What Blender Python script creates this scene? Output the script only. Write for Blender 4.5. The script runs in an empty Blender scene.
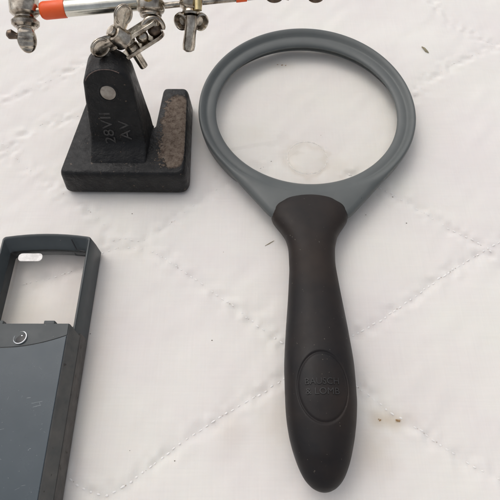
import bpy, bmesh, math, random
import numpy as np
from mathutils import Vector, Matrix
random.seed(7)
MM = 0.001
sc = bpy.context.scene
# ------------------------------------------------------------------ camera, sky, sun, exposure
TILT = math.radians(27.7)
cd = bpy.data.cameras.new("camera"); cam = bpy.data.objects.new("camera", cd)
sc.collection.objects.link(cam); sc.camera = cam
cam.location = (0, 0, 200*MM); cam.rotation_euler = (TILT, 0, 0)
cd.sensor_fit = 'HORIZONTAL'; cd.sensor_width = 36; cd.lens = 36.0
cd.clip_start = 0.01; cd.clip_end = 50
SUN_EL, SUN_AZ = math.radians(58), math.radians(-40)     # azimuth measured from +Y towards +X
w = bpy.data.worlds.new("World"); sc.world = w; w.use_nodes = True
nt = w.node_tree; bg = nt.nodes["Background"]
sky = nt.nodes.new("ShaderNodeTexSky"); sky.sky_type = 'NISHITA'; sky.sun_disc = False
sky.sun_elevation = SUN_EL; sky.sun_rotation = SUN_AZ; sky.air_density = 1.0; sky.dust_density = 4.0
hs = nt.nodes.new("ShaderNodeHueSaturation"); hs.inputs['Saturation'].default_value = 0.28
nt.links.new(sky.outputs[0], hs.inputs['Color']); nt.links.new(hs.outputs[0], bg.inputs[0])
bg.inputs[1].default_value = 0.14
sd = bpy.data.lights.new("sun", 'SUN'); sun = bpy.data.objects.new("sun", sd); sc.collection.objects.link(sun)
sd.energy = 0.75; sd.angle = math.radians(100); sd.color = (1.0, 0.93, 0.86)
sdir = Vector((math.sin(SUN_AZ)*math.cos(SUN_EL), math.cos(SUN_AZ)*math.cos(SUN_EL), math.sin(SUN_EL)))
sun.rotation_euler = sdir.to_track_quat('Z', 'Y').to_euler(); sun.location = sdir*2
sc.view_settings.view_transform = 'Standard'; sc.view_settings.look = 'None'
sc.cycles.max_bounces = 7; sc.cycles.diffuse_bounces = 4; sc.cycles.transparent_max_bounces = 10
sc.cycles.use_adaptive_sampling = True; sc.cycles.adaptive_threshold = 0.02
sc.view_settings.exposure = 0.02; sc.view_settings.gamma = 1.0

# ------------------------------------------------------------------ helpers
def link(o): sc.collection.objects.link(o); return o
def tag(o, label=None, cat=None, kind=None, group=None):
    if label: o['label'] = label
    if cat: o['category'] = cat
    if kind: o['kind'] = kind
    if group: o['group'] = group
    return o
class MB:
    """collects geometry in millimetres, then links ONE mesh object"""
    def __init__(s): s.v = []; s.f = []
    def add(s, vs, fs):
        b = len(s.v); s.v += [tuple(map(float, p)) for p in vs]; s.f += [tuple(i+b for i in f) for f in fs]; return s
    def loft(s, loops, closed=True, cap0=True, cap1=True):
        n = len(loops[0]); vs = [p for l in loops for p in l]; fs = []
        for i in range(len(loops)-1):
            for j in range(n if closed else n-1):
                k = (j+1) % n
                fs.append((i*n+j, i*n+k, (i+1)*n+k, (i+1)*n+j))
        if cap0: fs.append(tuple(range(n))[::-1])
        if cap1: fs.append(tuple((len(loops)-1)*n+j for j in range(n)))
        return s.add(vs, fs)
    def lathe(s, p, axis, prof, seg=40):
        a = Vector(axis).normalized(); p = Vector(p)
        u = a.orthogonal().normalized(); w_ = a.cross(u)
        loops = []
        for r, h in prof:
            loops.append([p + a*h + (u*math.cos(t)+w_*math.sin(t))*max(r, 1e-3) for t in [2*math.pi*i/seg for i in range(seg)]])
        return s.loft(loops)
    def tube(s, pts, r, seg=16):
        pts = [Vector(q) for q in pts]; loops = []; u = None
        rr = r if isinstance(r, (list, tuple)) else [r]*len(pts)
        for i, q in enumerate(pts):
            t = (pts[min(i+1, len(pts)-1)] - pts[max(i-1, 0)]).normalized()
            u = t.orthogonal().normalized() if u is None else (u - t*u.dot(t)).normalized()
            v = t.cross(u)
            loops.append([q + (u*math.cos(a)+v*math.sin(a))*rr[i] for a in [2*math.pi*k/seg for k in range(seg)]])
        return s.loft(loops)
    def plate(s, c, ex, ey, ez, outline, t0, t1):
        c, ex, ey, ez = map(Vector, (c, ex, ey, ez))
        return s.loft([[c + ex*x + ey*y + ez*t for x, y in outline] for t in (t0, t1)])
    def ellipsoid(s, c, ex, ey, ez, rx, ry, rz, nu=20, nv=12, ridges=0):
        c, ex, ey, ez = map(Vector, (c, ex, ey, ez)); loops = []
        for i in range(nv+1):
            ph = math.pi*i/nv; sp = max(math.sin(ph), 1e-3)
            loops.append([c + ex*rx*sp*math.cos(t) + ey*ry*sp*math.sin(t) + ez*rz*math.cos(ph) for t in [2*math.pi*k/nu for k in range(nu)]])
        return s.loft(loops)
    def build(s, name, mat, parent=None, bevel=0, segs=3, angle=35, subsurf=0):
        me = bpy.data.meshes.new(name); org = ORG.get(parent.name, Vector((0, 0, 0))) if parent else Vector((0, 0, 0))
        me.from_pydata([((x-org[0])*MM, (y-org[1])*MM, (z-org[2])*MM) for x, y, z in s.v], [], s.f)
        bm = bmesh.new(); bm.from_mesh(me); bmesh.ops.recalc_face_normals(bm, faces=bm.faces); bm.to_mesh(me); bm.free()
        me.update(); me.shade_smooth()
        if not bevel and not subsurf: me.set_sharp_from_angle(angle=math.radians(angle))
        o = link(bpy.data.objects.new(name, me)); me.materials.append(mat)
        if parent: o.parent = parent; ORG[o.name] = org
        if bevel:
            m = o.modifiers.new("bevel", 'BEVEL'); m.width = bevel*MM; m.segments = segs; m.limit_method = 'ANGLE'; m.angle_limit = math.radians(angle)
            m.harden_normals = True
            me.set_sharp_from_angle(angle=math.radians(60))
        if subsurf:
            m = o.modifiers.new("sub", 'SUBSURF'); m.levels = m.render_levels = subsurf
        return o
ORG = {}
def empty(name, org, label, cat):
    o = link(bpy.data.objects.new(name, None)); o.location = tuple(c*MM for c in org); o.empty_display_size = .01
    ORG[o.name] = Vector(org); return tag(o, label, cat)
def interp(x, tab, c):
    return float(np.interp(x, [t[0] for t in tab], [t[c] for t in tab]))
def smooth_tab(tab, n=400):
    """smoothed dense version of a table (x ascending)"""
    t = np.array(tab, float); xs = t[:, 0]; out = []
    m = len(xs)
    d = np.zeros_like(t[:, 1:])
    for i in range(m):
        if 0 < i < m-1:
            a = (t[i, 1:]-t[i-1, 1:])/(xs[i]-xs[i-1]); b = (t[i+1, 1:]-t[i, 1:])/(xs[i+1]-xs[i])
            d[i] = np.where(a*b > 0, 2*a*b/(a+b+1e-12), 0)
        elif i == 0: d[i] = (t[1, 1:]-t[0, 1:])/(xs[1]-xs[0])
        else: d[i] = (t[-1, 1:]-t[-2, 1:])/(xs[-1]-xs[-2])
    def f(x):
        i = int(np.clip(np.searchsorted(xs, x)-1, 0, m-2)); h = xs[i+1]-xs[i]; s = min(max((x-xs[i])/h, 0), 1)
        return ((2*s**3-3*s*s+1)*t[i, 1:] + (s**3-2*s*s+s)*h*d[i] + (-2*s**3+3*s*s)*t[i+1, 1:] + (s**3-s*s)*h*d[i+1])
    return f
def rrect(x0, x1, y0, y1, r, n=5):
    pts = []
    for cx, cy, a0 in ((x1-r, y1-r, 0), (x0+r, y1-r, 90), (x0+r, y0+r, 180), (x1-r, y0+r, 270)):
        for k in range(n+1):
            a = math.radians(a0+90*k/n); pts.append((cx+r*math.cos(a), cy+r*math.sin(a)))
    return pts
def round_poly(poly, rads, n=6):
    out = []; m = len(poly)
    for i in range(m):
        p = Vector(poly[i]); a = (Vector(poly[i-1])-p); b = (Vector(poly[(i+1) % m])-p); r = rads[i]
        la, lb = a.length, b.length; a.normalize(); b.normalize()
        ang = a.angle(b); t = min(r/math.tan(ang/2), la*.49, lb*.49)
        p0, p1 = p+a*t, p+b*t
        for k in range(n+1):
            s = k/n; q = p0.lerp(p, s).lerp(p.lerp(p1, s), s); out.append((q.x, q.y))
    return out
def text_mesh(body, size, depth):
    cu = bpy.data.curves.new("lettering", 'FONT'); cu.body = body; cu.size = size; cu.extrude = depth; cu.align_x = 'CENTER'; cu.align_y = 'CENTER'
    cu.resolution_u = 3
    o = link(bpy.data.objects.new("tmp", cu)); bpy.context.view_layer.update()
    me = bpy.data.meshes.new_from_object(o.evaluated_get(bpy.context.evaluated_depsgraph_get()))
    bpy.data.objects.remove(o); bpy.data.curves.remove(cu)
    bm = bmesh.new(); bm.from_mesh(me); bmesh.ops.triangulate(bm, faces=bm.faces)
    vs = [tuple(v.co) for v in bm.verts]; fs = [tuple(v.index for v in f.verts) for f in bm.faces]
    bm.free(); bpy.data.meshes.remove(me); return vs, fs

# ------------------------------------------------------------------ materials
def newmat(name):
    m = bpy.data.materials.new(name); m.use_nodes = True
    return m, m.node_tree, m.node_tree.nodes["Principled BSDF"]
def N(nt, t, **kw):
    n = nt.nodes.new(t)
    for k, v in kw.items():
        if k in n.inputs.keys(): n.inputs[k].default_value = v
        else: setattr(n, k, v)
    return n
def noise(nt, scale, detail=4, rough=.55, vec=None):
    n = N(nt, "ShaderNodeTexNoise", Scale=scale, Detail=detail, Roughness=rough)
    if vec is not None: nt.links.new(vec, n.inputs['Vector'])
    return n
def ramp(nt, src, stops):
    r = nt.nodes.new("ShaderNodeValToRGB"); nt.links.new(src, r.inputs[0]); e = r.color_ramp.elements
    e[0].position, e[0].color = stops[0][0], (*stops[0][1], 1) if not isinstance(stops[0][1], float) else (stops[0][1],)*3+(1,)
    e[1].position, e[1].color = stops[-1][0], (*stops[-1][1], 1) if not isinstance(stops[-1][1], float) else (stops[-1][1],)*3+(1,)
    for p, c in stops[1:-1]:
        q = e.new(p); q.color = (*c, 1) if not isinstance(c, float) else (c, c, c, 1)
    return r
def bump(nt, bsdf, src, strength, dist, prev=None):
    b = N(nt, "ShaderNodeBump", Strength=strength, Distance=dist*MM)
    nt.links.new(src, b.inputs['Height'])
    if prev: nt.links.new(prev.outputs[0], b.inputs['Normal'])
    nt.links.new(b.outputs[0], bsdf.inputs['Normal']); return b
def surface(name, c1, c2, scale, rough, metal=0, bumps=(), spec=.5, r_var=.12, lo=.35, hi=.7, specks=None, coat=0):
    m, nt, b = newmat(name); tc = nt.nodes.new("ShaderNodeTexCoord").outputs['Object']
    n1 = noise(nt, scale, 6, .6, tc)
    r = ramp(nt, n1.outputs[0], [(lo, c1), (hi, c2)]); col = r.outputs[0]
    if specks:
        ns = noise(nt, specks[0], 2, .5, tc); rs = ramp(nt, ns.outputs[0], [(specks[1], 0.0), (specks[1]+.03, 1.0)])
        mx = N(nt, "ShaderNodeMix", data_type='RGBA'); nt.links.new(rs.outputs[0], mx.inputs[0]); nt.links.new(col, mx.inputs[6]); mx.inputs[7].default_value = (*specks[2], 1); col = mx.outputs[2]
    nt.links.new(col, b.inputs['Base Color'])
    b.inputs['Metallic'].default_value = metal; b.inputs['Specular IOR Level'].default_value = spec
    b.inputs['Coat Weight'].default_value = coat
    n2 = noise(nt, scale*1.7, 5, .6, tc)
    mr = N(nt, "ShaderNodeMapRange"); nt.links.new(n2.outputs[0], mr.inputs[0]); mr.inputs[1].default_value = .3; mr.inputs[2].default_value = .7
    mr.inputs[3].default_value = max(rough-r_var, .02); mr.inputs[4].default_value = rough+r_var; nt.links.new(mr.outputs[0], b.inputs['Roughness'])
    prev = None
    for s, st, d in bumps: prev = bump(nt, b, noise(nt, s, 4, .6, tc).outputs[0], st, d, prev)
    return m
M = {}
M['grey'] = surface('grey_plastic', (.090, .099, .098), (.108, .116, .113), 60, .42, spec=.4, bumps=((2500, .25, .05),), r_var=.06, specks=(900, .74, (.05, .055, .055)))
M['rubber'] = surface('black_rubber', (.008, .0085, .0105), (.030, .0215, .0175), 24, .46, spec=.2, bumps=((3500, .3, .05), (420, .2, .12), (120, .15, .2)), r_var=.12, specks=(1100, .735, (.10, .085, .07)))
M['iron'] = surface('black_painted_cast_iron', (.006, .006, .0065), (.015, .0145, .0145), 180, .45, spec=.3, bumps=((170, .6, .9), (520, .75, .5), (1500, .6, .2)), r_var=.13, lo=.4, hi=.72, specks=(650, .70, (.10, .075, .055)))
M['steel'] = surface('tarnished_nickel', (.17, .135, .105), (.64, .58, .49), 260, .22, metal=1, bumps=((700, .3, .15),), r_var=.12, lo=.33, hi=.66)
M['bright'] = surface('polished_steel_tube', (.50, .49, .42), (.78, .77, .70), 90, .2, metal=1, bumps=((900, .15, .08),), r_var=.08, lo=.3, hi=.65)
M['darkmetal'] = surface('dark_bronzed_metal', (.05, .035, .028), (.22, .17, .13), 200, .38, metal=1, bumps=((700, .3, .15),))
M['brass'] = surface('brass', (.55, .42, .18), (.75, .62, .35), 300, .3, metal=1)
M['pin'] = surface('worn_steel_pin', (.28, .24, .20), (.42, .38, .33), 500, .5, metal=.4, bumps=((900, .4, .15),))
M['tape'] = surface('orange_red_tape', (.93, .105, .015), (.96, .14, .028), 150, .45, bumps=((500, .3, .1),))
M['device'] = surface('charcoal_plastic', (.040, .048, .051), (.052, .060, .063), 80, .40, spec=.38, bumps=((2500, .3, .05),), r_var=.06, specks=(700, .75, (.11, .10, .09)))
M['side'] = surface('dusty_charcoal_plastic', (.060, .062, .060), (.098, .092, .084), 160, .55, bumps=((900, .4, .1),), specks=(420, .70, (.03, .025, .022)))
M['lower'] = surface('grimy_brown_grey_plastic', (.045, .043, .040), (.085, .074, .066), 120, .55, bumps=((900, .5, .15),), specks=(420, .68, (.03, .022, .018)))
M['panel'] = surface('blue_grey_panel', (.044, .060, .072), (.056, .073, .086), 50, .3, spec=.35, bumps=((3000, .15, .04),), r_var=.05, specks=(800, .765, (.25, .25, .25)))
M['chrome'] = surface('chrome_ring', (.8, .8, .8), (.9, .9, .9), 100, .12, metal=1, r_var=.04)
M['black'] = surface('black_plastic', (.008, .008, .009), (.015, .015, .016), 100, .35)
M['white'] = surface('milky_plastic', (.80, .76, .72), (.86, .83, .79), 200, .35)
M['thread'] = surface('white_thread', (.80, .77, .745), (.86, .84, .81), 900, .9)
M['hole_shade'] = surface('needle_hole_shade', (.42, .37, .33), (.55, .50, .46), 900, .9)
M['speck'] = surface('dark_lint', (.09, .075, .06), (.22, .18, .14), 900, .9)
M['lint'] = surface('olive_lint', (.22, .19, .12), (.34, .31, .22), 900, .9)
M['rim'] = surface('dark_lettering', (.015, .014, .014), (.02, .018, .018), 200, .6)  # even near-black for the raised letters on the handle

def glass(name, tint):
    m = bpy.data.materials.new(name); m.use_nodes = True; nt = m.node_tree; nt.nodes.clear()
    out = nt.nodes.new("ShaderNodeOutputMaterial"); mix = nt.nodes.new("ShaderNodeMixShader")
    tr = N(nt, "ShaderNodeBsdfTransparent", Color=(*tint, 1)); gl = N(nt, "ShaderNodeBsdfGlossy", Roughness=.03)
    fr = N(nt, "ShaderNodeFresnel", IOR=1.30)
    ge = nt.nodes.new("ShaderNodeNewGeometry"); fm_ = N(nt, "ShaderNodeMath", operation='SUBTRACT'); fm_.inputs[0].default_value = 1.0; nt.links.new(ge.outputs['Backfacing'], fm_.inputs[1])
    fx = N(nt, "ShaderNodeMath", operation='MULTIPLY'); nt.links.new(fr.outputs[0], fx.inputs[0]); nt.links.new(fm_.outputs[0], fx.inputs[1])
    nt.links.new(fx.outputs[0], mix.inputs[0]); nt.links.new(tr.outputs[0], mix.inputs[1]); nt.links.new(gl.outputs[0], mix.inputs[2])
    nt.links.new(mix.outputs[0], out.inputs[0]); return m
M['glass'] = glass('lens_glass', (.995, .995, .99))
M['glass_small'] = glass('small_lens_glass', (.995, .99, .985))

def milky(name, col, clear):
    m, nt, b = newmat(name); b.inputs['Base Color'].default_value = (*col, 1); b.inputs['Roughness'].default_value = .3
    tc = nt.nodes.new("ShaderNodeTexCoord").outputs['Object']; nz = noise(nt, 300, 4, .7, tc)
    mr = N(nt, "ShaderNodeMapRange"); nt.links.new(nz.outputs[0], mr.inputs[0]); mr.inputs[1].default_value = .35; mr.inputs[2].default_value = .65
    mr.inputs[3].default_value = clear[0]; mr.inputs[4].default_value = clear[1]; nt.links.new(mr.outputs[0], b.inputs['Alpha']); return m
M['white_clear'] = milky('milky_clear_edge', (.85, .82, .76), (.08, .55))
M['reflection'] = milky('milky_reflection', (.92, .89, .86), (.55, .95))
def iron_base_mat():
    """cast iron paint, worn down to brown on the right-hand lobe"""
    m = M['iron'].copy(); m.name = 'worn_cast_iron'; nt = m.node_tree; b = nt.nodes["Principled BSDF"]
    tc = nt.nodes.new("ShaderNodeTexCoord").outputs['Object']
    sx = nt.nodes.new("ShaderNodeSeparateXYZ"); nt.links.new(tc, sx.inputs[0])
    def math_(op, a, b_=None, c=None):
        n = nt.nodes.new("ShaderNodeMath"); n.operation = op
        for i, q in enumerate((a, b_, c)):
            if q is None: continue
            if isinstance(q, (int, float)): n.inputs[i].default_value = q
            else: nt.links.new(q, n.inputs[i])
        return n.outputs[0]
    dx = math_('DIVIDE', math_('ABSOLUTE', math_('SUBTRACT', sx.outputs[0], (-37.6+60)*MM)), 7.3*MM)
    dy = math_('DIVIDE', math_('ABSOLUTE', math_('SUBTRACT', sx.outputs[1], (162.5-160)*MM)), 23.5*MM)
    dist = math_('POWER', math_('ADD', math_('POWER', dx, 5.0), math_('POWER', dy, 5.0)), .2)
    nz = noise(nt, 650, 5, .75, tc).outputs[0]
    # the wear is ragged towards the left edge
    left = math_('MULTIPLY', math_('SUBTRACT', (-37.5+60)*MM, sx.outputs[0]), 1/(7*MM))
    rag = math_('MULTIPLY', math_('MAXIMUM', left, 0.05), math_('SUBTRACT', nz, .40))
    val = math_('ADD', dist, math_('MULTIPLY', rag, 4.2))
    msk = nt.nodes.new("ShaderNodeMapRange"); nt.links.new(val, msk.inputs[0]); msk.inputs[1].default_value = .93; msk.inputs[2].default_value = 1.0; msk.inputs[3].default_value = 1; msk.inputs[4].default_value = 0
    top = math_('GREATER_THAN', sx.outputs[2], 13.5*MM); mask = math_('MULTIPLY', msk.outputs[0], top)
    rust = ramp(nt, noise(nt, 520, 6, .75, tc).outputs[0], [(.36, (.075, .05, .036)), (.5, (.145, .11, .084)), (.75, (.235, .19, .15))])
    mx = N(nt, "ShaderNodeMix", data_type='RGBA'); nt.links.new(mask, mx.inputs[0])
    old = b.inputs['Base Color'].links[0].from_socket; nt.links.new(old, mx.inputs[6]); nt.links.new(rust.outputs[0], mx.inputs[7])
    nt.links.new(mx.outputs[2], b.inputs['Base Color'])
    m2 = N(nt, "ShaderNodeMix", data_type='FLOAT'); nt.links.new(mask, m2.inputs[0]); nt.links.new(b.inputs['Roughness'].links[0].from_socket, m2.inputs[2]); m2.inputs[3].default_value = .85
    nt.links.new(m2.outputs[0], b.inputs['Roughness'])
    bp = N(nt, "ShaderNodeBump", Strength=.8, Distance=.4*MM, invert=True); nt.links.new(mask, bp.inputs['Height'])
    nt.links.new(b.inputs['Normal'].links[0].from_socket, bp.inputs['Normal']); nt.links.new(bp.outputs[0], b.inputs['Normal'])
    return m
M['ironbase'] = iron_base_mat()

# ------------------------------------------------------------------ quilted cloth
def catmull(pts, step=.4):
    P = [np.array(p, float) for p in pts]; P = [2*P[0]-P[1]]+P+[2*P[-1]-P[-2]]; out = []
    for i in range(1, len(P)-2):
        n = max(2, int(np.linalg.norm(P[i+1]-P[i])/step))
        for k in range(n):
            t = k/n
            out.append(.5*((2*P[i])+(-P[i-1]+P[i+1])*t+(2*P[i-1]-5*P[i]+4*P[i+1]-P[i+2])*t*t+(-P[i-1]+3*P[i]-3*P[i+1]+P[i+2])*t**3))
    out.append(P[-2]); return np.array(out)
SEAMS = [  # (points in mm on the cloth, visibility of the thread)
    ([(-66.3, 11.1), (-59.5, 7.2), (-52.1, 5.6), (-43.6, 9.8), (-31.6, 18.9), (-19, 27.8), (-3.9, 37), (7.9, 43.5), (13.9, 47.4), (30, 58), (47.1, 67.3), (57, 73.1), (73.6, 84.5), (89.4, 95), (106.2, 105), (116, 110.5), (140, 125), (170, 142)], 1.0),
    ([(-100, 88), (-84, 93), (-70.5, 99), (-65.5, 105), (-54.4, 107.1), (-42.8, 104), (-28.7, 94), (-10.7, 80.8), (4.2, 68.7), (14.4, 61.8), (30, 52), (43.4, 43.5), (54.1, 34.7), (64.6, 27.8), (77.9, 17.9), (91, 10.5), (110, 1), (130, -9)], .8),
    ([(48, 148), (56, 143.5), (65.1, 137.7), (73.9, 131.9), (82.3, 125.2), (92.6, 117), (103, 109.5), (115, 100), (130, 92)], .8),
    ([(-66, 109), (-58, 111.5), (-50, 110.5), (-39.4, 118.1), (-28.4, 128), (-16.9, 137.7), (-5, 146), (8, 152)], .45),
    ([(-140, 172), (-124.4, 165.2), (-114.5, 154.5), (-102.7, 145.3), (-90.4, 136.5), (-78, 128), (-66, 117)], .45),
    ([(-140, 150), (-123.7, 162), (-117.4, 173.1), (-107, 180.5), (-96.9, 182.5), (-80, 190)], .4),
    ([(-150, 189), (-134.1, 195.8), (-119.8, 204.6), (-105.2, 214.4), (-92.9, 224.5), (-70, 242)], .2),
    ([(150, 240), (128, 231), (112, 222), (98, 210), (86, 196)], .25),
    ([(104, 300), (112, 275), (122, 255), (140, 240), (160, 232)], .2),
]
seam_pts = [(catmull(p), s) for p, s in SEAMS]
def vnoise(X, Y, sc_, seed):
    r = np.random.RandomState(seed); G = r.rand(256, 256)*2-1
    x = X/sc_+100; y = Y/sc_+100; xi = np.floor(x).astype(int); yi = np.floor(y).astype(int); fx = x-xi; fy = y-yi
    fx = fx*fx*(3-2*fx); fy = fy*fy*(3-2*fy)
    g = lambda a, b: G[a % 256, b % 256]
    return (g(xi, yi)*(1-fx)+g(xi+1, yi)*fx)*(1-fy)+(g(xi, yi+1)*(1-fx)+g(xi+1, yi+1)*fx)*fy
def axis(lo, hi, step, far):
    core = list(np.arange(lo, hi, step)); out = []; x = lo; d = step
    while x > -far: d *= 1.25; x -= d; out.append(x)
    up = []; x = core[-1]; d = step
    while x < far: d *= 1.25; x += d; up.append(x)
    return np.array(out[::-1]+core+up)
xs = axis(-165, 165, .55, 1500); ys = axis(-12, 300, .55, 1500)
X, Y = np.meshgrid(xs, ys)
near = (np.abs(X) < 260) & (Y > -60) & (Y < 360)
D = np.full(X.shape, 1e3); DV = np.zeros(X.shape)
for pts, s in seam_pts:
    idx = np.where(near); qx, qy = X[idx], Y[idx]; best = np.full(qx.shape, 1e6)
    for p in pts[::3]:
        best = np.minimum(best, (qx-p[0])**2+(qy-p[1])**2)
    best = np.sqrt(best); DV[idx] = np.maximum(DV[idx], (.45+.55*s)*np.exp(-(best/2.6)**2)+.35*s*np.exp(-(best/8)**2)); D[idx] = np.minimum(D[idx], best)
Z = -.46*DV
Z += .50*vnoise(X, Y, 38, 1)+.34*vnoise(X+.5*Y, Y, 16, 2)*(.5+.5*np.exp(-(D/14)**2))+.16*vnoise(X-.8*Y, (Y+.8*X)*.35, 7, 13)+.09*vnoise(X, Y, 6, 3)+.02*vnoise(X, Y, 2.2, 4)
Z += .5*np.exp(-(D/5)**2)*vnoise(X, Y, 3.2, 5)
# round pucker under the big lens
rr = np.hypot(X-28.5, Y-157); Z += -.28*np.exp(-((rr-11)/1.3)**2)*(.6+.4*vnoise(X, Y, 5, 6))
# creases in the cloth, upper right
cr = (X-112)*.86-(Y-250)*.5; Z += .25*np.exp(-(cr/6)**2)*np.clip((Y-190)/60, 0, 1)*vnoise(X, Y, 40, 9)
cr = (X+20)*.05+(Y-246); Z += .0*cr
Z -= Z[near].max()*.6
Z = np.where(Z > .25, .25+(Z-.25)*.2, Z)
stain_shade = np.zeros(X.shape+(3,)); amt = np.zeros(X.shape)
def add_stain_shade(cx, cy, rx, ry, a, ring=False):
    global amt
    d = np.hypot((X-cx)/rx, (Y-cy)/ry)+.25*vnoise(X, Y, 4, int(abs(cx*7+cy)) % 900)
    amt = np.maximum(amt, a*(np.exp(-((d-1)/.22)**2) if ring else np.exp(-d**2)))
add_stain_shade(53, 31.5, 7, 3.5, .42); add_stain_shade(46, 20, 7, 9, .20); add_stain_shade(-8, 27, 5, 9, .10); add_stain_shade(12, 32, 7, 9, .16)
add_stain_shade(28.5, 156, 9.5, 9.5, .14, True); add_stain_shade(22, 161, 4, 3, .14); add_stain_shade(33, 163, 3, 2, .12); add_stain_shade(20, 160, 5, 4, .12); add_stain_shade(42, 152, 7, 6, .10); add_stain_shade(18, 222, 7, 3, .14)  # the ring puts the spot lens's optical mark into the cloth colour
add_stain_shade(-54, 104, 9, 5, .06); add_stain_shade(-96, 74, 9, 8, .10); add_stain_shade(-62, 50, 6, 30, .10); add_stain_shade(50, 31.4, .9, .7, .8); add_stain_shade(56.7, 31.2, 1.3, .75, .95); add_stain_shade(3, 172, 8, 6, .07)  # the long strip beside the pocket magnifier is its shadow put into colour
amt = np.clip(amt + .03*np.clip(vnoise(X, Y, 25, 11), 0, 1), 0, 1)
ny, nx = X.shape
V = np.stack([X, Y, Z], -1).reshape(-1, 3)*MM
I = np.arange(ny*nx).reshape(ny, nx); F = np.stack([I[:-1, :-1], I[:-1, 1:], I[1:, 1:], I[1:, :-1]], -1).reshape(-1, 4)
me = bpy.data.meshes.new("cloth"); me.vertices.add(len(V)); me.vertices.foreach_set("co", V.ravel())
me.loops.add(F.size); me.loops.foreach_set("vertex_index", F.ravel()); me.polygons.add(len(F))
me.polygons.foreach_set("loop_start", np.arange(len(F))*4); me.polygons.foreach_set("loop_total", np.full(len(F), 4)); me.update(); me.validate(); me.shade_smooth()
at_ = me.attributes.new("stain_shade", 'FLOAT', 'POINT'); at_.data.foreach_set("value", amt.ravel().astype(np.float32))
m, nt, b = newmat("white_quilted_cotton"); tc = nt.nodes.new("ShaderNodeTexCoord").outputs['Object']
n1 = noise(nt, 22, 5, .6, tc); base = ramp(nt, n1.outputs[0], [(.32, (.770, .725, .70)), (.5, (.79, .757, .72)), (.68, (.80, .778, .725))])
sa = nt.nodes.new("ShaderNodeAttribute"); sa.attribute_name = "stain_shade"
mx = N(nt, "ShaderNodeMix", data_type='RGBA'); nt.links.new(sa.outputs['Fac'], mx.inputs[0]); nt.links.new(base.outputs[0], mx.inputs[6]); mx.inputs[7].default_value = (.42, .29, .14, 1)
def slub(sx_, sy_, seed):
    mp = nt.nodes.new("ShaderNodeMapping"); nt.links.new(tc, mp.inputs[0]); mp.inputs['Scale'].default_value = (sx_, sy_, 100); mp.inputs['Location'].default_value = (seed, seed, 0)
    return noise(nt, 1.0, 3, .6, mp.outputs[0]).outputs[0]
sl = N(nt, "ShaderNodeMath", operation='ADD'); nt.links.new(slub(1500, 45, 3), sl.inputs[0]); nt.links.new(slub(45, 1500, 9), sl.inputs[1])
slr = ramp(nt, sl.outputs[0], [(.0, .90), (1.0, 1.0)]); slr.color_ramp.elements[0].position = .35; slr.color_ramp.elements[1].position = .95
sm = N(nt, "ShaderNodeMapRange"); nt.links.new(sl.outputs[0], sm.inputs[0]); sm.inputs[1].default_value = .7; sm.inputs[2].default_value = 1.3; sm.inputs[3].default_value = .975; sm.inputs[4].default_value = 1.015
mul = N(nt, "ShaderNodeVectorMath", operation='SCALE'); nt.links.new(mx.outputs[2], mul.inputs[0]); nt.links.new(sm.outputs[0], mul.inputs['Scale'])
nt.nodes.remove(slr)
nt.links.new(mul.outputs[0], b.inputs['Base Color']); b.inputs['Roughness'].default_value = .9; b.inputs['Subsurface Weight'].default_value = .6; b.inputs['Subsurface Radius'].default_value = (1, .85, .75); b.inputs['Subsurface Scale'].default_value = 3.5*MM; b.inputs['Specular IOR Level'].default_value = .15
b.inputs['Sheen Weight'].default_value = .15
wv = [N(nt, "ShaderNodeTexWave", bands_direction=d, Scale=900, Distortion=1.2, Detail=1.5) for d in 'XY']
for q in wv: nt.links.new(tc, q.inputs['Vector'])
ad = N(nt, "ShaderNodeMath"); nt.links.new(wv[0].outputs[1], ad.inputs[0]); nt.links.new(wv[1].outputs[1], ad.inputs[1])
pb = bump(nt, b, ad.outputs[0], .12, .06)
pb = bump(nt, b, sl.outputs[0], .18, .10, pb)
pb = bump(nt, b, noise(nt, 260, 5, .7, tc).outputs[0], .35, .25, pb)
bump(nt, b, noise(nt, 60, 3, .6, tc).outputs[0], .2, .8, pb)
cloth = link(bpy.data.objects.new("cloth", me)); me.materials.append(m); tag(cloth, kind='structure')
def cz(x, y):
    j = int(np.clip(np.searchsorted(xs, x), 1, nx-1)); i = int(np.clip(np.searchsorted(ys, y), 1, ny-1)); return float(Z[i, j])
st = MB(); hl = MB(); rs = random.Random(3)
for pts, s in seam_pts:
    seg = np.r_[0, np.cumsum(np.linalg.norm(np.diff(pts, axis=0), axis=1))]; L = seg[-1]; d = 1.0
    while d < L-2:
        x = np.interp(d, seg, pts[:, 0]); y = np.interp(d, seg, pts[:, 1]); x2 = np.interp(d+1, seg, pts[:, 0]); y2 = np.interp(d+1, seg, pts[:, 1])
        if -60 < y < 300 and abs(x) < 170:
            t = Vector((x2-x, y2-y, 0)).normalized(); nrm = Vector((-t.y, t.x, 0)); up = Vector((0, 0, 1))
            jx, jy = rs.uniform(-.28, .28), rs.uniform(-.28, .28)
            k = .4+.6*s
            if rs.random() < .35+.65*s:
                st.ellipsoid((x+jx, y+jy, cz(x, y)+.02), t, nrm, up, .85*k*rs.uniform(.6, 1.25), .40*k*rs.uniform(.7, 1.15), .17*k, 10, 6)
                if rs.random() < s*.3: hl.ellipsoid((x+t.x*1.25, y+t.y*1.25, cz(x+t.x*1.25, y+t.y*1.25)-.02), t, nrm, up, .3*rs.uniform(.7, 1.3), .24, .08, 8, 4)
        d += rs.uniform(2.5, 3.2)
st.build("stitching", M['thread'], cloth); hl.build("painted_needle_holes", M['hole_shade'], cloth)  # grey-brown beads: stain and needle-hole shade put into one colour
sp = MB()
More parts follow.
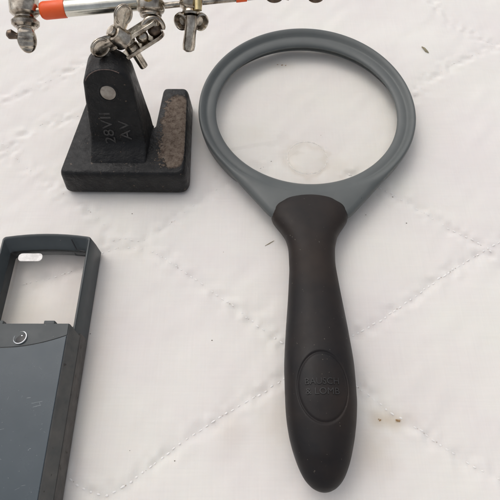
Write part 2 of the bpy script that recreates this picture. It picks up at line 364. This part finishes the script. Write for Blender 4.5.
for x, y, r in ((68.5, 134.2, .42), (73.1, 119.7, .38), (4.7, 129.1, .25), (-55.5, 124.6, .35), (-15.7, 63, .34), (54.5, 124, .28), (-66.6, 66, .28), (-28, 17, .3), (10.6, 155, .33), (-12, 104, .2), (36.5, 172, .2), (-45, 20.5, .2)):
    sp.ellipsoid((x, y, cz(x, y)+.05), (1, 0, 0), (0, 1, 0), (0, 0, 1), r*.85, r*.6, r*.3, 10, 6)
sp.build("lint_specks", M['speck'], cloth)
cr_ = MB()
for x, y, r, a in ((50, 31.4, .4, .6), (56.5, 31.3, .5, -.4), (57.3, 31.1, .38, .9), (49.5, 31.8, .22, 0), (18, 222.5, .5, .2), (20, 222.2, .4, 1), (15.5, 222.8, .35, 0)):
    t = Vector((math.cos(a), math.sin(a), 0)); cr_.ellipsoid((x, y, cz(x, y)+.04), t, (-t.y, t.x, 0), (0, 0, 1), r*1.3, r*.7, r*.25, 12, 6)
cr_.build("brown_crumbs", surface('brown_crumb', (.28, .17, .08), (.42, .28, .15), 900, .9), cloth)
li = MB()
z = cz(100, 234); li.tube([(98.6, 236.6, z+.2), (99.6, 234.8, z+.45), (100.4, 233, z+.35), (101.6, 231.6, z+.2)], [.25, .6, .7, .25], 8)
z = cz(11, 107); li.tube([(6.8, 107.2, z+.1), (9, 108.6, z+.2), (11, 109.9, z+.1)], [.1, .2, .1], 6)
li.build("thread_scraps", M['lint'], cloth)

# ------------------------------------------------------------------ big round magnifying glass
mg = empty("magnifying_glass", (27, 60, 0), "large round magnifying glass with grey plastic ring and black oval-badged handle", "magnifying glass")
CX, CY = 28.6, 181.3; R0 = 54.6; RI = 45.9
def hull_R(th):
    # support outline: circle blended into straight flanks that run to the handle
    dx, dy = math.cos(th), math.sin(th); px, py = 27.0-CX, 116.2-CY
    best = R0
    for sgn in (-1, 1):
        P = Vector((px+sgn*17.0, py)); dl = P.length; phi = math.atan2(P.y, P.x); al = math.acos(R0/dl)
        tp = phi+sgn*al                       # tangent point angle on the circle
        T_ = Vector((R0*math.cos(tp), R0*math.sin(tp)))
        # ray / segment intersection
        e = P-T_; den = dx*e.y-dy*e.x
        if abs(den) > 1e-9:
            t = (T_.x*e.y-T_.y*e.x)/den; u = (T_.x*dy-T_.y*dx)/den
            if t > 0 and -1e-6 <= u <= 1+1e-6: best = max(best, t)
    L = Vector((px-17.0, py)); Rr = Vector((px+17.0, py)); e = Rr-L; den = dx*e.y-dy*e.x
    if abs(den) > 1e-9:
        t = (L.x*e.y-L.y*e.x)/den; u = (L.x*dy-L.y*dx)/den
        if t > 0 and 0 <= u <= 1: best = max(best, t)
    return best
NT = 480; RR = np.array([hull_R(2*math.pi*i/NT) for i in range(NT)])
ker = np.array([1, 2, 3, 4, 5, 4, 3, 2, 1.]); ker /= ker.sum()
RR = np.convolve(np.r_[RR[-4:], RR, RR[:4]], ker, 'valid')
loops = []
def sstep(x): x = min(max(x, 0), 1); return x*x*(3-2*x)
for i in range(NT):
    th = 2*math.pi*i/NT; R = RR[i]; k = sstep((R-R0)/6); kk = sstep((R-R0)/3.0)
    ft = max(math.sin(th), 0)**2; lift = 1.3*ft
    prof = [(50.6, .6), (50.4, 1.0), (50.0, 3.4), (46.4, 6.9), (RI, 7.4), (RI+.05, 8.2), (46.7, 8.75), (47.6, 9.0+.3*k), (48.8, 9.15+.7*k), (49.8, 9.0+1.2*k),
            (50.4, 8.95+1.4*k), (50.9, 9.2+1.3*k), (51.6, 10.0+.7*k), (52.3, 10.6+.3*k), (53.0, 10.95), (R-.95-2.2*kk, 11.1), (R-.45-1.1*kk, 10.85-.35*kk), (R-.12-.3*kk, 10.3-.7*kk), (R, 9.5-1.6*kk),
            (R-.25-.4*kk, 7.2-.4*kk), (R-.3-.6*kk, 6.9-.4*kk), (R-.42-.75*kk, 6.8-.4*kk), (R-.38-.8*kk, 6.6-.4*kk), (R-.8-2.8*kk, 4), (R-1.8-3.6*kk, 1.2), (R-2.2-3.6*kk, .5), (max(R-3.0-3.6*kk, 51.3), .3), (51.0, .3)]
    prof = [(r+ft*1.6*max(0, min(1, (r-48)/5)), z+lift*max(0, min(1, (r-46)/5))*(z/11)) for r, z in prof]
    loops.append([(CX+r*math.cos(th), CY+r*math.sin(th), z) for r, z in prof])
loops.append(loops[0])
fr = MB().loft(loops, cap0=False, cap1=False)
# weld the duplicated closing loop
nP = len(loops[0]); last = NT*nP
fr.f = [tuple((i-last if i >= last else i) for i in f) for f in fr.f]; fr.v = fr.v[:last]
ring = fr.build("lens_ring", M['grey'], mg, angle=60)
prof = [(.001, 4.6)]+[(46.15*math.sin(a), 7.2-2.6*math.cos(a)**2) for a in np.linspace(.05, math.pi/2, 24)]+[(46.15*math.sin(a), 7.2+1.5*math.cos(a)**2) for a in np.linspace(math.pi/2, math.pi-.05, 24)]+[(.001, 8.7)]
MB().lathe((CX, CY, 0), (0, 0, 1), prof, 96).build("lens", M['glass'], mg, angle=80)
# high-power spot moulded into the lens
bf = MB().lathe((27.4, 150.5, 0), (0, 0, 1), [(.01, 8.2), (9.4, 8.2)]+[(9.6*math.cos(t), 8.45+1.5*math.sin(t)) for t in np.linspace(0, math.pi/2-.02, 16)], 64)
bf.build("spot_lens", M['glass'], mg, angle=60)
MB().tube([(27.4+9.55*math.cos(t), 150.5+9.55*math.sin(t), 8.5) for t in np.linspace(0, 2*math.pi, 73)], [.08+.2*abs(math.sin(i*2.3)) for i in range(73)], 6).build("spot_lens_edge", M['white_clear'], mg)
# handle: table y, centre x, half width, half height, centre z, exponent
HT = [(6.0, 25.7, .4, .4, 9.0, 2), (6.12, 25.7, 1.3, 1.1, 9.0, 2), (6.5, 25.7, 2.5, 2.1, 9.0, 2), (7.5, 25.7, 4.3, 3.5, 9.1, 2), (10, 25.7, 6.7, 5.3, 9.3, 2), (13.8, 25.7, 8.7, 6.7, 9.6, 2.05), (18, 25.7, 10.2, 8.1, 9.9, 2.1), (24.3, 25.8, 11.8, 9.1, 10.0, 2.15),
      (31, 26.0, 12.8, 9.8, 10.2, 2.2), (37, 26.2, 13.2, 10.1, 10.4, 2.2), (47.3, 26.3, 13.3, 10.1, 10.4, 2.2), (62, 26.4, 12.4, 9.4, 9.9, 2.2), (77, 26.5, 11.0, 8.4, 9.2, 2.2), (85.2, 26.5, 10.3, 7.9, 8.9, 2.2),
      (93, 26.5, 9.8, 7.4, 8.5, 2.25), (100, 26.7, 10.0, 7.1, 8.1, 2.3), (106.2, 26.9, 11.2, 6.9, 7.7, 2.5), (110, 26.9, 13.0, 6.8, 7.4, 2.6), (113.3, 26.9, 15.2, 6.7, 7.2, 2.7), (115.8, 26.9, 16.6, 6.7, 7.1, 2.8), (118.2, 26.9, 17.2, 6.7, 7.0, 2.9),
      (120.5, 26.9, 16.9, 6.6, 6.9, 3.1), (122.7, 26.9, 15.6, 6.5, 6.8, 3.2), (124.6, 26.9, 13.0, 6.3, 6.7, 3.2), (125.8, 26.9, 11.3, 6.1, 6.6, 3.2), (126.6, 26.9, 8.2, 5.9, 6.5, 3.2), (126.9, 26.9, 4.2, 5.7, 6.5, 3.1), (127.0, 26.9, .6, 5.5, 6.4, 3)]
hf = smooth_tab(HT); BX, BY, BRX, BRY = 26.1, 39.9, 8.95, 12.4
def handle_top(x, y):
    cx, wx, hh, zc, n = hf(y); q = min(abs(x-cx)/wx, .9999); return zc+hh*(1-q**n)**(1/n)
ysam = np.unique(np.r_[np.linspace(6, 6.6, 10), np.linspace(6.6, 8, 10), np.linspace(8, 22, 30), np.linspace(22, 58, 190), np.linspace(58, 105, 50), np.linspace(105, 122, 50), np.linspace(122, 127, 40)])
loops = []; NA = 300
for y in ysam:
    cx, wx, hh, zc, n = hf(y); lp = []
    for i in range(NA):
        a = 2*math.pi*i/NA; c, s = math.cos(a), math.sin(a)
        px = cx+wx*math.copysign(abs(c)**(2/n), c); pz = zc+hh*math.copysign(abs(s)**(2/n), s)
        if s > 0 and abs(px-BX) < 11 and abs(y-BY) < 15:
            e = (math.hypot((px-BX)/BRX, (y-BY)/BRY)-1)*10
            pz -= .42*math.exp(-(e/.42)**2); pz -= .12/(1+math.exp(min(e*6, 40)))
        lp.append((px, y, max(pz, .15)))
    loops.append(lp)
hd = MB().loft(loops).build("handle", M['rubber'], mg, angle=70)
tm = MB()
for body, size, oy, wid in (("BAUSCH", 3.3, 1.75, 12.0), ("& LOMB", 3.3, -1.75, 12.0)):
    vs, fs = text_mesh(body, size, .22); xr = max(v[0] for v in vs)-min(v[0] for v in vs); k = wid/xr
    # subdivide-free mapping on to the curved handle
    tm.add([(BX-.4+v[0]*k, BY-.2+oy+v[1], handle_top(BX-.4+v[0]*k, BY+oy+v[1])+.02+v[2]) for v in vs], fs)
tx = tm.build("embossed_lettering", M['rim'], hd)

du = MB(); rq = random.Random(11)
for i in range(16):
    y = rq.uniform(12, 112); cx, wx, _h, _z, _n = hf(y); x = cx+wx*rq.uniform(-.9, .9); a = rq.uniform(0, 3.1); r = rq.choice((.07, .09, .12, .16))
    t = Vector((math.cos(a), math.sin(a), 0)); du.ellipsoid((x, y, handle_top(x, y)+.02), t, (-t.y, t.x, 0), (0, 0, 1), r*rq.uniform(1, 2.6), r, r*.5, 8, 4)
du.build("dust_specks", surface('grey_dust', (.06, .052, .046), (.15, .13, .11), 900, .9), hd)

# ------------------------------------------------------------------ small illuminated magnifier, left edge
pm = empty("pocket_magnifier", (-86.5, 40, 0), "charcoal slide-out pocket magnifier with rectangular lens at left edge", "pocket magnifier")
def bow(pts, amt=1.6):
    return [(x, y+(amt*(1-((x+86.7)/20)**2) if y > 95 else 0)) for x, y in pts]
def lp(x0, x1, y0, y1, r, z): return [(x, y, z) for x, y in bow(rrect(x0, x1, y0, y1, r, 6))]
def dense(l, n=6):
    out = []
    for i, p in enumerate(l):
        q = l[(i+1) % len(l)]; k = n if math.dist(p, q) > 8 else 1
        for j in range(k): out.append(tuple(p[c]+(q[c]-p[c])*j/k for c in range(3)))
    return out
def bowl(x0, x1, y0, y1, r, z):
    l = dense([(x, y, z) for x, y in rrect(x0, x1, y0, y1, r, 6)], 8)
    return [(x, y+(1.7*max(0, 1-((x+86.7)/19)**2) if y > 90 else 0), z) for x, y, z in l]
F_ = [bowl(-106.6, -66.9, 60, 104.3, 1.2, .3), bowl(-106.4, -67.3, 60, 104.5, 1.2, 7), bowl(-105.9, -68.0, 60, 104.5, 1.2, 12.6), bowl(-105.5, -68.4, 60.3, 104.3, 1.2, 13.1), bowl(-105.0, -68.9, 60.8, 103.7, 1.2, 13.1),
      bowl(-104.7, -69.2, 61.0, 103.1, 1.2, 12.7), bowl(-103.5, -69.8, 64.0, 100.2, 1.1, 9.9), bowl(-103.2, -70.2, 65.4, 99.2, 1.0, 9.3), bowl(-103.0, -70.4, 65.6, 98.9, .9, 8.8), bowl(-104.4, -69.4, 64.3, 100.5, .9, 6.8), bowl(-104.6, -69.2, 63.9, 100.7, .9, .4)]
F_.append(F_[0]); n0 = len(F_[0]); fm = MB().loft(F_, cap0=False, cap1=False)
last = (len(F_)-1)*n0; fm.f = [tuple(i-last if i >= last else i for i in f) for f in fm.f]; fm.v = fm.v[:last]
fo = fm.build("lens_frame", M['device'], pm, angle=38)
# hairline notch across the far bar of the frame
nt_ = MB().tube([(-76.2, 103.2, 13.15), (-75.2, 101.4, 12.2), (-74.2, 99.6, 10.7), (-72.2, 99.2, 10.3), (-70.6, 98.9, 10.2)], .28, 8).build("notch", M['black'], fo)
L_ = [[(x, y, z) for x, y, z in bowl(-103.3+i, -70.1-i, 64.9+i, 99.4-i, .9, z)] for i, z in ((0, 7.2), (0, 8.2), (.6, 8.6))]
MB().loft(L_).build("lens", M['glass_small'], pm, angle=40)
MB().loft([[(x, y, z) for x, y in rrect(-99.4, -89.0, 95.0, 98.8, 1.7, 6)] for z in (8.5, 8.8)]).build("reflection_patch", M['reflection'], pm, bevel=.3)  # milky plate added to paint a bright reflection on the small lens
for cx in (-97.7, -77.8):
    MB().loft([[(x, y, z) for x, y in rrect(cx-2.1, cx+2.1, 64.2, 66.0, .3, 3)] for z in (12.6, 15.5)]).build("lens_clip", M['device'], pm, bevel=.3)
# lower tray and upper cover
sec = [(-106.7, .3), (-106.9, 5), (-106.7, 9.7), (-67.3, 9.7), (-66.9, 9.7), (-66.6, 8.6), (-66.6, 4), (-66.8, .3)]
MB().loft([[(x, y, z) for x, z in sec] for y in (-30, 62.6)]).build("lower_case", M['lower'], pm, bevel=.35)
inner = [(-105.9, 9.5), (-105.9, 10.6), (-67.5, 10.6), (-67.5, 9.5)]
MB().loft([[(x, y, z) for x, z in inner] for y in (-29.5, 59.5)]).build("seam_gasket", M['black'], pm)
def cover(y, dz=0, ins=0):
    return [(-106.7+ins, y, 10.15), (-104.2+ins, y, 15.6-dz), (-103.6+ins, y, 15.9-dz), (-70.0-ins, y, 15.9-dz), (-69.4-ins, y, 15.6-dz), (-66.7-ins, y, 10.15)]
cv = MB().loft([cover(-30), cover(61.2), [(x, y+(z-10.15)*.62, z) for x, y, z in cover(61.2)]])
co = cv.build("upper_cover", M['side'], pm, bevel=.35)
# front tab with the button, in the same charcoal as the frame
def arc_y(x): return 55.3+3.6*((x+90.5)/21)**2+.06*(x+90)
tab = [(x, arc_y(x)) for x in np.linspace(-103.8, -69.8, 24)]+[(-69.9, 64.5), (-103.8, 64.5)]
MB().loft([[(x, y, z) for x, y in tab] for z in (15.7, 16.1)]).build("button_tab", M['device'], pm, bevel=.12)
pan = [(-103.8, -29), (-69.9, -29)]+[(x, arc_y(x)-.25) for x in np.linspace(-69.9, -103.8, 24)]
pn = MB().loft([[(x, y, z) for x, y in pan] for z in (15.7, 16.25)]).build("cover_panel", M['panel'], pm, bevel=.2)
sf = MB()
for x, y, a, l in ((-75.6, 19.4, .3, .35), (-76.0, 19.0, 1.2, .3), (-76.2, 34.9, .2, 2.2), (-76.0, 33.6, .25, 1.6), (-79.5, 36.5, .1, .8), (-86, 12, .6, .3), (-73, 27.5, .5, .25)):
    t = Vector((math.cos(a), math.sin(a), 0)); sf.ellipsoid((x, y, 16.25), t, (-t.y, t.x, 0), (0, 0, 1), l, .14, .03, 8, 4)
rq = random.Random(5)
for i in range(60):
    a = rq.gauss(.4, .9); t = Vector((math.cos(a), math.sin(a), 0)); sf.ellipsoid((rq.uniform(-102, -71), rq.uniform(0, 50), 16.25), t, (-t.y, t.x, 0), (0, 0, 1), rq.choice((.1, .15, .2, .5, .9)), .05+.05*rq.random(), .02, 8, 4)
sf.build("scuffs", surface('pale_scuff', (.11, .13, .14), (.22, .235, .24), 900, .6), pn)
bt = Vector((-87.4, 58.9, 16.1)); bax = Vector((-.12, .14, 1))
bo = MB().lathe(bt, bax, [(2.0, -.3), (2.05, .0), (1.6, .12), (.9, .16), (.01, .18)], 32).build("button", M['black'], pm)
MB().lathe(bt, bax, [(2.15, -.3), (2.15, .1), (2.35, .4), (2.65, .25), (2.75, -.1), (2.75, -.3)], 40).build("bezel", M['chrome'], bo)
dm = MB(); dm.ellipsoid(bt+Vector((.6, .7, .25)), (1, 0, 0), (0, 1, 0), (0, 0, 1), .35, .25, .1, 10, 6); dm.build("highlight_dot", M['chrome'], bo)

# ------------------------------------------------------------------ helping-hands stand
hh = empty("helping_hands_stand", (-60, 160, 0), "black cast iron helping-hands stand with nickel wing nuts and orange-taped rod", "soldering stand")
foot = [(-88.2, 139.0), (-32.0, 138.6), (-28.4, 146), (-31.2, 188.2), (-46.2, 188.2), (-47.3, 166.0), (-71.5, 166), (-70.5, 188), (-82.2, 188), (-91.2, 149)]
foot = [(-89.0, 135.8), (-28.8, 135.2), (-30.2, 191.6), (-44.9, 191.6), (-47.0, 165.5), (-70.5, 165.5), (-70.0, 196), (-81.0, 196)]
rad = [4.5, 5.5, 4.5, 4, 1.2, 1.2, 4, 4.5]
lo = round_poly(foot, rad, 6)
def inset(pl, d):
    out = []; n = len(pl)
    for i in range(n):
        a, p, c = Vector(pl[i-1]), Vector(pl[i]), Vector(pl[(i+1) % n]); t = ((p-a).normalized()+(c-p).normalized()).normalized(); q = p+Vector((-t.y, t.x))*d; out.append((q.x, q.y))
    return out
ls = [[(x, y, z) for x, y in inset(lo, d)] for d, z in ((1.3, .2), (.5, .6), (0, 1.8), (.9, 9.6), (1.3, 10.9), (1.9, 11.75), (2.7, 12.05)) for z in [z*14.3/12.05 if z > 5 else z]]
MB().loft(ls).build("base", M['ironbase'], hh, angle=50)
# upright
def yf(z): return interp(z, [(11, 141.6), (13.8, 142.1), (15, 143.6), (18.6, 149.7), (20.5, 150.9), (46, 157.6), (56, 159.6)], 1)
def hw(z): return interp(z, [(11, 12.9), (13, 12.8), (20, 12.7), (46, 10.4)], 1)
outl = [(-hw(z), z) for z in (11.5, 13.8, 15, 17, 18.6, 20.5, 23, 28, 34, 40, 46)]
arc = [(10.4*math.cos(a), 46+8.4*math.sin(a)) for a in np.linspace(math.pi, 0, 22)][1:-1]
outl = outl+arc+[(hw(z), z) for z in (46, 40, 34, 28, 23, 20.5, 18.6, 17, 15, 13.8, 11.5)]
def cxz(z, back=0): return -60.9+1.7*(z-12)/42-back*(.6*(z-12)/42)
fl = [(cxz(z)+x, yf(z), z) for x, z in outl]
def shr(pts, d, dy):  # shrink an outline towards its middle, for rounded edges
    out = []; n = len(pts)
    for i in range(n):
        a, p, c = pts[i-1], pts[i], pts[(i+1) % n]; t = Vector((c[0]-a[0], c[2]-a[2])).normalized(); out.append((p[0]+t.y*d, p[1]+dy, max(p[2]-t.x*d, 11.4)))
    return out
yb = lambda z: interp(z, [(11, 166.6), (46, 171.2), (56, 172.4)], 1)
bl = [(cxz(z, 1)+x*(1.10-.20*(z-11.5)/43), yb(z), z+max(0, z-30)*.03) for x, z in outl]
md = [tuple(f[c]*.5+b_[c]*.5 for c in range(3)) for f, b_ in zip(fl, bl)]
_U = [shr(fl, 1.5, 0), shr(fl, .75, .15), shr(fl, .25, .6), [(x, y+1.5, z) for x, y, z in fl], md, [(x, y-1.2, z) for x, y, z in bl], shr(bl, .9, 0)]
ups = MB().loft(_U, cap0=False, cap1=False); nU = len(fl)
for q in (0, 6):
    ups.f += [(q*nU+i, q*nU+i+1, q*nU+nU-2-i, q*nU+nU-1-i) for i in range(nU//2-1)]
up_ = ups.build("upright", M['iron'], hh, angle=42)
nrm = Vector((0, -.959, .285)); e1 = Vector((0, .285, .959)); ex = Vector((1, 0, 0))
pc = Vector((-60.0, yf(43.8), 43.8))+Vector((0, 0, 0))
MB().lathe(pc-nrm*.3, nrm, [(4.3, -.2), (4.3, .42), (4.0, .6), (3.5, .55), (3.35, .15), (3.3, -.2)], 40).build("pin_collar", M['iron'], hh)
MB().lathe(pc-nrm*.4, nrm, [(3.3, -.2), (3.25, .45), (2.9, .62), (.01, .66)], 40).build("pin", M['pin'], hh)
# worn paint ridge along the front of the rounded top
rid = [(cxz(z)+x*.93, yf(z)+.25, z-.35) for x, z in [(10.4*math.cos(a), 46+8.4*math.sin(a)) for a in np.linspace(2.75, .95, 24)]]
MB().tube(rid, [.1+.17*abs(math.sin(i*1.7)) for i in range(24)], 6).build("worn_edge", surface('bare_reddish_metal', (.05, .03, .026), (.16, .11, .09), 900, .5), up_)
tm = MB()
for body, size, ox, oz in (("28VII", 6.8, -3.2, 27.0), ("AV", 6.8, 4.4, 26.0)):
    vs, fs = text_mesh(body, size, .2); p0 = Vector((cxz(oz)+ox, yf(oz), oz))
    tm.add([p0+e1*v[0]*1.15+ex*(-v[1])+nrm*(.03+v[2]) for v in vs], fs)
tm.build("cast_lettering", surface('raised_iron_lettering', (.022, .021, .021), (.075, .07, .066), 400, .42, bumps=((900, .5, .3),)), up_)
# image-plane independent working axes for the clamp (real directions, mm)
Vc = Vector((.214, -.772, .598)).normalized(); Up = Vector((.095, .627, .773)); Up = (Up-Vc*Up.dot(Vc)).normalized(); Rt = Up.cross(Vc).normalized()
d_ = (Rt*.82+Up*.57).normalized(); n_ = (-Rt*.57+Up*.82).normalized(); c35, s35 = math.cos(math.radians(20)), math.sin(math.radians(20))
a_ = (n_*c35+Vc*s35).normalized(); b_ = d_.cross(a_).normalized()
C0 = Vector((-44.6, 172.2, 57.0))-Vc*5-Rt*3
def W(d, a, b=0): return C0+d_*d+a_*a+b_*b
def slot(l0, l1, w_, n=10):
    pts = [(l1-w_/2+w_/2*math.cos(t), w_/2*math.sin(t)) for t in np.linspace(-math.pi/2, math.pi/2, n)]
    return pts+[(l0+w_/2-w_/2*math.cos(t), w_/2*math.sin(t)) for t in np.linspace(math.pi/2, -math.pi/2, n)]
MB().plate(W(0, 0), d_, b_, a_, slot(-12, 12.5, 7.5), 2.3, 3.9).build("clamp_plate", M['steel'], hh, bevel=.35)
MB().plate(W(0, 0), d_, b_, a_, slot(-11, 12.5, 7.0), -4.1, -2.5).build("clamp_plate", M['steel'], hh, bevel=.35)
MB().lathe(W(-2.4, 0), a_, [(1.75, -11.5), (1.9, -11), (1.9, 5)], 20).build("clamp_screw", M['steel'], hh)
MB().lathe(W(-2.4, 0), a_, [(1.7, -2.4), (3.0, -2.4), (3.0, -.6), (2.2, 0), (3.0, .6), (3.0, 2.2), (1.7, 2.2)], 24).build("spacer", M['steel'], hh)
MB().ellipsoid(W(3.6, -.2), d_, b_, a_, 2.7, 2.7, 2.9).build("ball", M['steel'], hh)
MB().ellipsoid(W(9.5, -.4), d_, b_, a_, 2.9, 2.9, 2.9).build("ball", M['darkmetal'], hh)
MB().tube([W(9.5+4.0*math.cos(t), .2+4.2*math.sin(t), 0) for t in np.linspace(-.6, 2.9, 20)], [1.0]+[1.25]*18+[1.0], 14).build('wire_loop', M['steel'], hh)
def wing_nut(c, a, d, s=1.0, mat='steel', lift=.55, name="wing_nut"):
    a = Vector(a).normalized(); d = Vector(d); d = (d-a*d.dot(a)).normalized(); b = a.cross(d); c = Vector(c); m = MB()
    m.lathe(c, a, [(r*s, h*s) for r, h in ((3.2, 0), (3.5, .2), (3.5, .9), (3.1, 1.3), (2.9, 4.9), (2.7, 5.3), (2.0, 5.35), (1.8, 4.9), (1.55, 4.9), (1.55, 6.2), (1.3, 6.5), (.01, 6.5))], 32)
    for sg in (-1, 1):
        u = (d*sg*math.cos(lift)+a*math.sin(lift)).normalized(); v = (a*math.cos(lift)-d*sg*math.sin(lift)).normalized()
        loops = []
        for t, wd, th in ((1.2, 1.9, 1.2), (3.0, 2.2, .85), (4.6, 2.7, .7), (6.4, 3.0, .62), (8.0, 3.1, .62), (9.2, 2.8, .62), (10.0, 2.1, .6), (10.5, .9, .4)):
            q = c+u*t*s+a*(2.2*s)+v*(.25*math.sin(t/3)*s)
            loops.append([q+v*(wd*s*math.cos(k))+b*(th*s*math.sin(k)*(1-.35*abs(math.sin(k))*abs(math.cos(k)) )) for k in [2*math.pi*j/20 for j in range(20)]])
        m.loft(loops)
        q = c+u*7.2*s+a*(2.2*s)
        m.tube([q+u*(3.0*s*math.cos(k))+v*(2.75*s*math.sin(k))+b*(.35*s) for k in np.linspace(-2.6, 2.6, 26)], .42*s, 8)
        m.tube([q+u*(3.0*s*math.cos(k))+v*(2.75*s*math.sin(k))-b*(.35*s) for k in np.linspace(-2.6, 2.6, 26)], .42*s, 8)
    return m.build(name, M[mat], hh, angle=50)
wn = wing_nut(W(-3.2, 3.4)-Up*1.0+Vc*1.5, ((-Rt*.82+Up*.57)*.78+Vc*.62), (Rt*.57+Up*.82), 1.25, lift=.5)
# stem and knurled collar at the top edge
cb = Vector((-41.6, 184.3, 60)); cax = Vector((0.02, .80, .60)).normalized()
MB().tube([W(9.5, -.4), W(10.5, 1.5), cb+cax*1], [2.3, 2.3, 2.3]).build("stem", M['steel'], hh)
MB().lathe(cb, cax, [(2.2, 1), (3.4, -.2), (4.3, -.3), (4.6, .4), (4.4, 1.2), (5.3, 1.6), (5.8, 2.4), (5.8, 5.4), (5.2, 6.0), (5.2, 12), (5.6, 13), (5.6, 22), (3, 22)], 48).build("rod_collar", M['steel'], hh)
MB().lathe(cb+cax*6.2+Vector((0, -3.4, 4.2)), Vector((0, -.5, .86)), [(2.2, -2), (2.3, 1), (2.0, 1.6), (.01, 1.7)], 24).build("brass_screw", M['brass'], hh)
# rods
def RP(x, dy=0, dz=0):
    x = x+2.4 if x < -60 else x
    return Vector((x, 187.7+(x+87)*.136+dy, 60+dz))
MB().tube([RP(-90.5), RP(-89), RP(-45)], [2.6, 3.3, 3.3], 40).build("sleeve_tube", M['bright'], hh, angle=60)
tp = MB().tube([RP(-90.9), RP(-90.6), RP(-90), RP(-89.2), RP(-80.6), RP(-80.5)], [2.3, 2.9, 3.35, 3.62, 3.62, 3.35], 40).build("tape_band", M['tape'], hh)
MB().tube([(-46, 189.5, 60), (-20, 193.3, 60), (22, 199.9, 60)], 1.25, 16).build("thin_rod", M['steel'], hh)
MB().tube([(-6.0, 195.4, 60), (-1.5, 196.1, 60)], 1.55, 16).build("tape_band", M['tape'], hh)
MB().tube([RP(-101), RP(-90.8)], 1.45, 16).build("rod_end", M['steel'], hh)
# left joint
ja = Vector((-.02, .80, .60)).normalized(); jc = Vector((-95.3, 184.9, 57.6))
MB().lathe(jc, ja, [(2.5, -3.2), (4.6, -3.0), (5.6, -2.0), (5.7, -.6), (4.9, .2), (4.2, .8), (4.2, 1.4), (5.2, 2.0), (5.9, 2.8), (6.0, 10), (5.4, 11), (5.6, 12), (6.1, 13), (6.1, 22), (3, 22)], 48).build("rod_joint", M['steel'], hh)
Vl = Vector((.40, -.72, .57)).normalized(); Ul = (Vector((0, .7, .7))-Vl*Vector((0, .7, .7)).dot(Vl)).normalized(); Rl = Ul.cross(Vl)
lob = MB(); c0 = jc-ja*7.6+Vl*1.5
loops = []
for t in -np.cos(np.linspace(0, math.pi, 25)):
    rr_ = math.sqrt(max(1-t*t, .0004)); bumpz = .25*math.cos(t*14)
    loops.append([c0+Ul*(5.6*t)+Rl*(3.9*rr_*math.cos(k))+Vl*((1.6*rr_+(bumpz if rr_ > .4 else 0))*math.sin(k)) for k in [2*math.pi*j/24 for j in range(24)]])
lob.loft(loops); lob.build("ridged_knob", M['steel'], hh, angle=50)
MB().tube([c0+Rl*3, c0-Rl*4-Vl*1.5+Ul*1, c0-Rl*6.0-Vl*1.5+Ul*1.6, c0-Rl*7.2-Vl*1.5+Ul*1.4, c0-Rl*7.9-Vl*1.5+Ul*1.4], [1.5, 1.3, 2.0, 1.7, .5], 16).build("side_stud", M['darkmetal'], hh)
MB().tube([jc-ja*2, c0+Ul*3-Vl*1], [4.2, 3.2], 24).build("knob_shank", M['steel'], hh)
# right clamp with two scooped ears and a hanging leg
kc = Vector((-24.8, 186.0, 60)); ka = Vector((0, .80, .60)).normalized()
MB().lathe(kc, ka, [(1.5, -1), (3.6, -.8), (3.9, .2), (3.4, 1.4), (4.6, 2.6), (4.9, 4), (4.9, 9), (4.2, 10), (5.0, 11), (5.0, 18), (2, 18)], 40).build("rod_collar", M['steel'], hh)
MB().tube([kc+Vector((3.5, -3.5, 4)), kc+ka*9+Vector((3.5, -3.5, 4))], 1.6, 16).build("brass_screw", M['brass'], hh)
Vk = Vector((.1, -.8, .6)).normalized(); Uk = ka-Vk*ka.dot(Vk); Uk.normalize(); Rk = Uk.cross(Vk).normalized()
ear = MB()
for sg in (-1, 1):
    ec = kc-Uk*3.0+Rk*sg*3.6-Vk*(.5)
    ax = (Vk*.85-Uk*.25+Rk*sg*.55).normalized()
    ear.lathe(ec, ax, [(.01, -1.7), (2.2, -1.7), (3.3, -1.1), (3.7, .4), (3.5, 1.5), (2.9, 1.8), (2.4, 1.0), (1.8, -.3), (.01, -.6)], 28)
ear.build("clamp_ears", M['steel'], hh, angle=45)
MB().tube([kc+Vk*2-Uk*1, kc-Uk*4+Vk*2.4, kc-Uk*8-Rk*.6+Vk*2, kc-Uk*12.5-Rk*1.2+Vk*1.6, kc-Uk*14.3-Rk*1.4+Vk*1.5, kc-Uk*15.1-Rk*1.4+Vk*1.5], [2.4, 2.6, 2.5, 2.7, 2.4, 1.1], 20).build("clamp_leg", M['steel'], hh)
# far right joint, only its dark wing lobes dip into the picture
MB().lathe((19, 198.6, 60), (0, .8, .6), [(3, -1), (4.5, 0), (4.5, 10), (3, 11)], 32).build("rod_joint", M['darkmetal'], hh)
wl = MB()
for x, r in ((10.5, 3.7), (28.3, 3.5)):
    wl.ellipsoid((x, 196.2, 60), (1, 0, 0), (0, .8, .6), (0, -.6, .8), r, 2.2, 1.5, 20, 10)
    wl.tube([(x, 197, 60), (19, 199.5, 60)], [1.6, 2.2], 12)
wl.build("wing_nut", M['darkmetal'], hh)
MB().tube([(14, 196.8, 60), (16.8, 195.5, 60)], [1.0, .8], 12).build("screw_tip", M['steel'], hh)
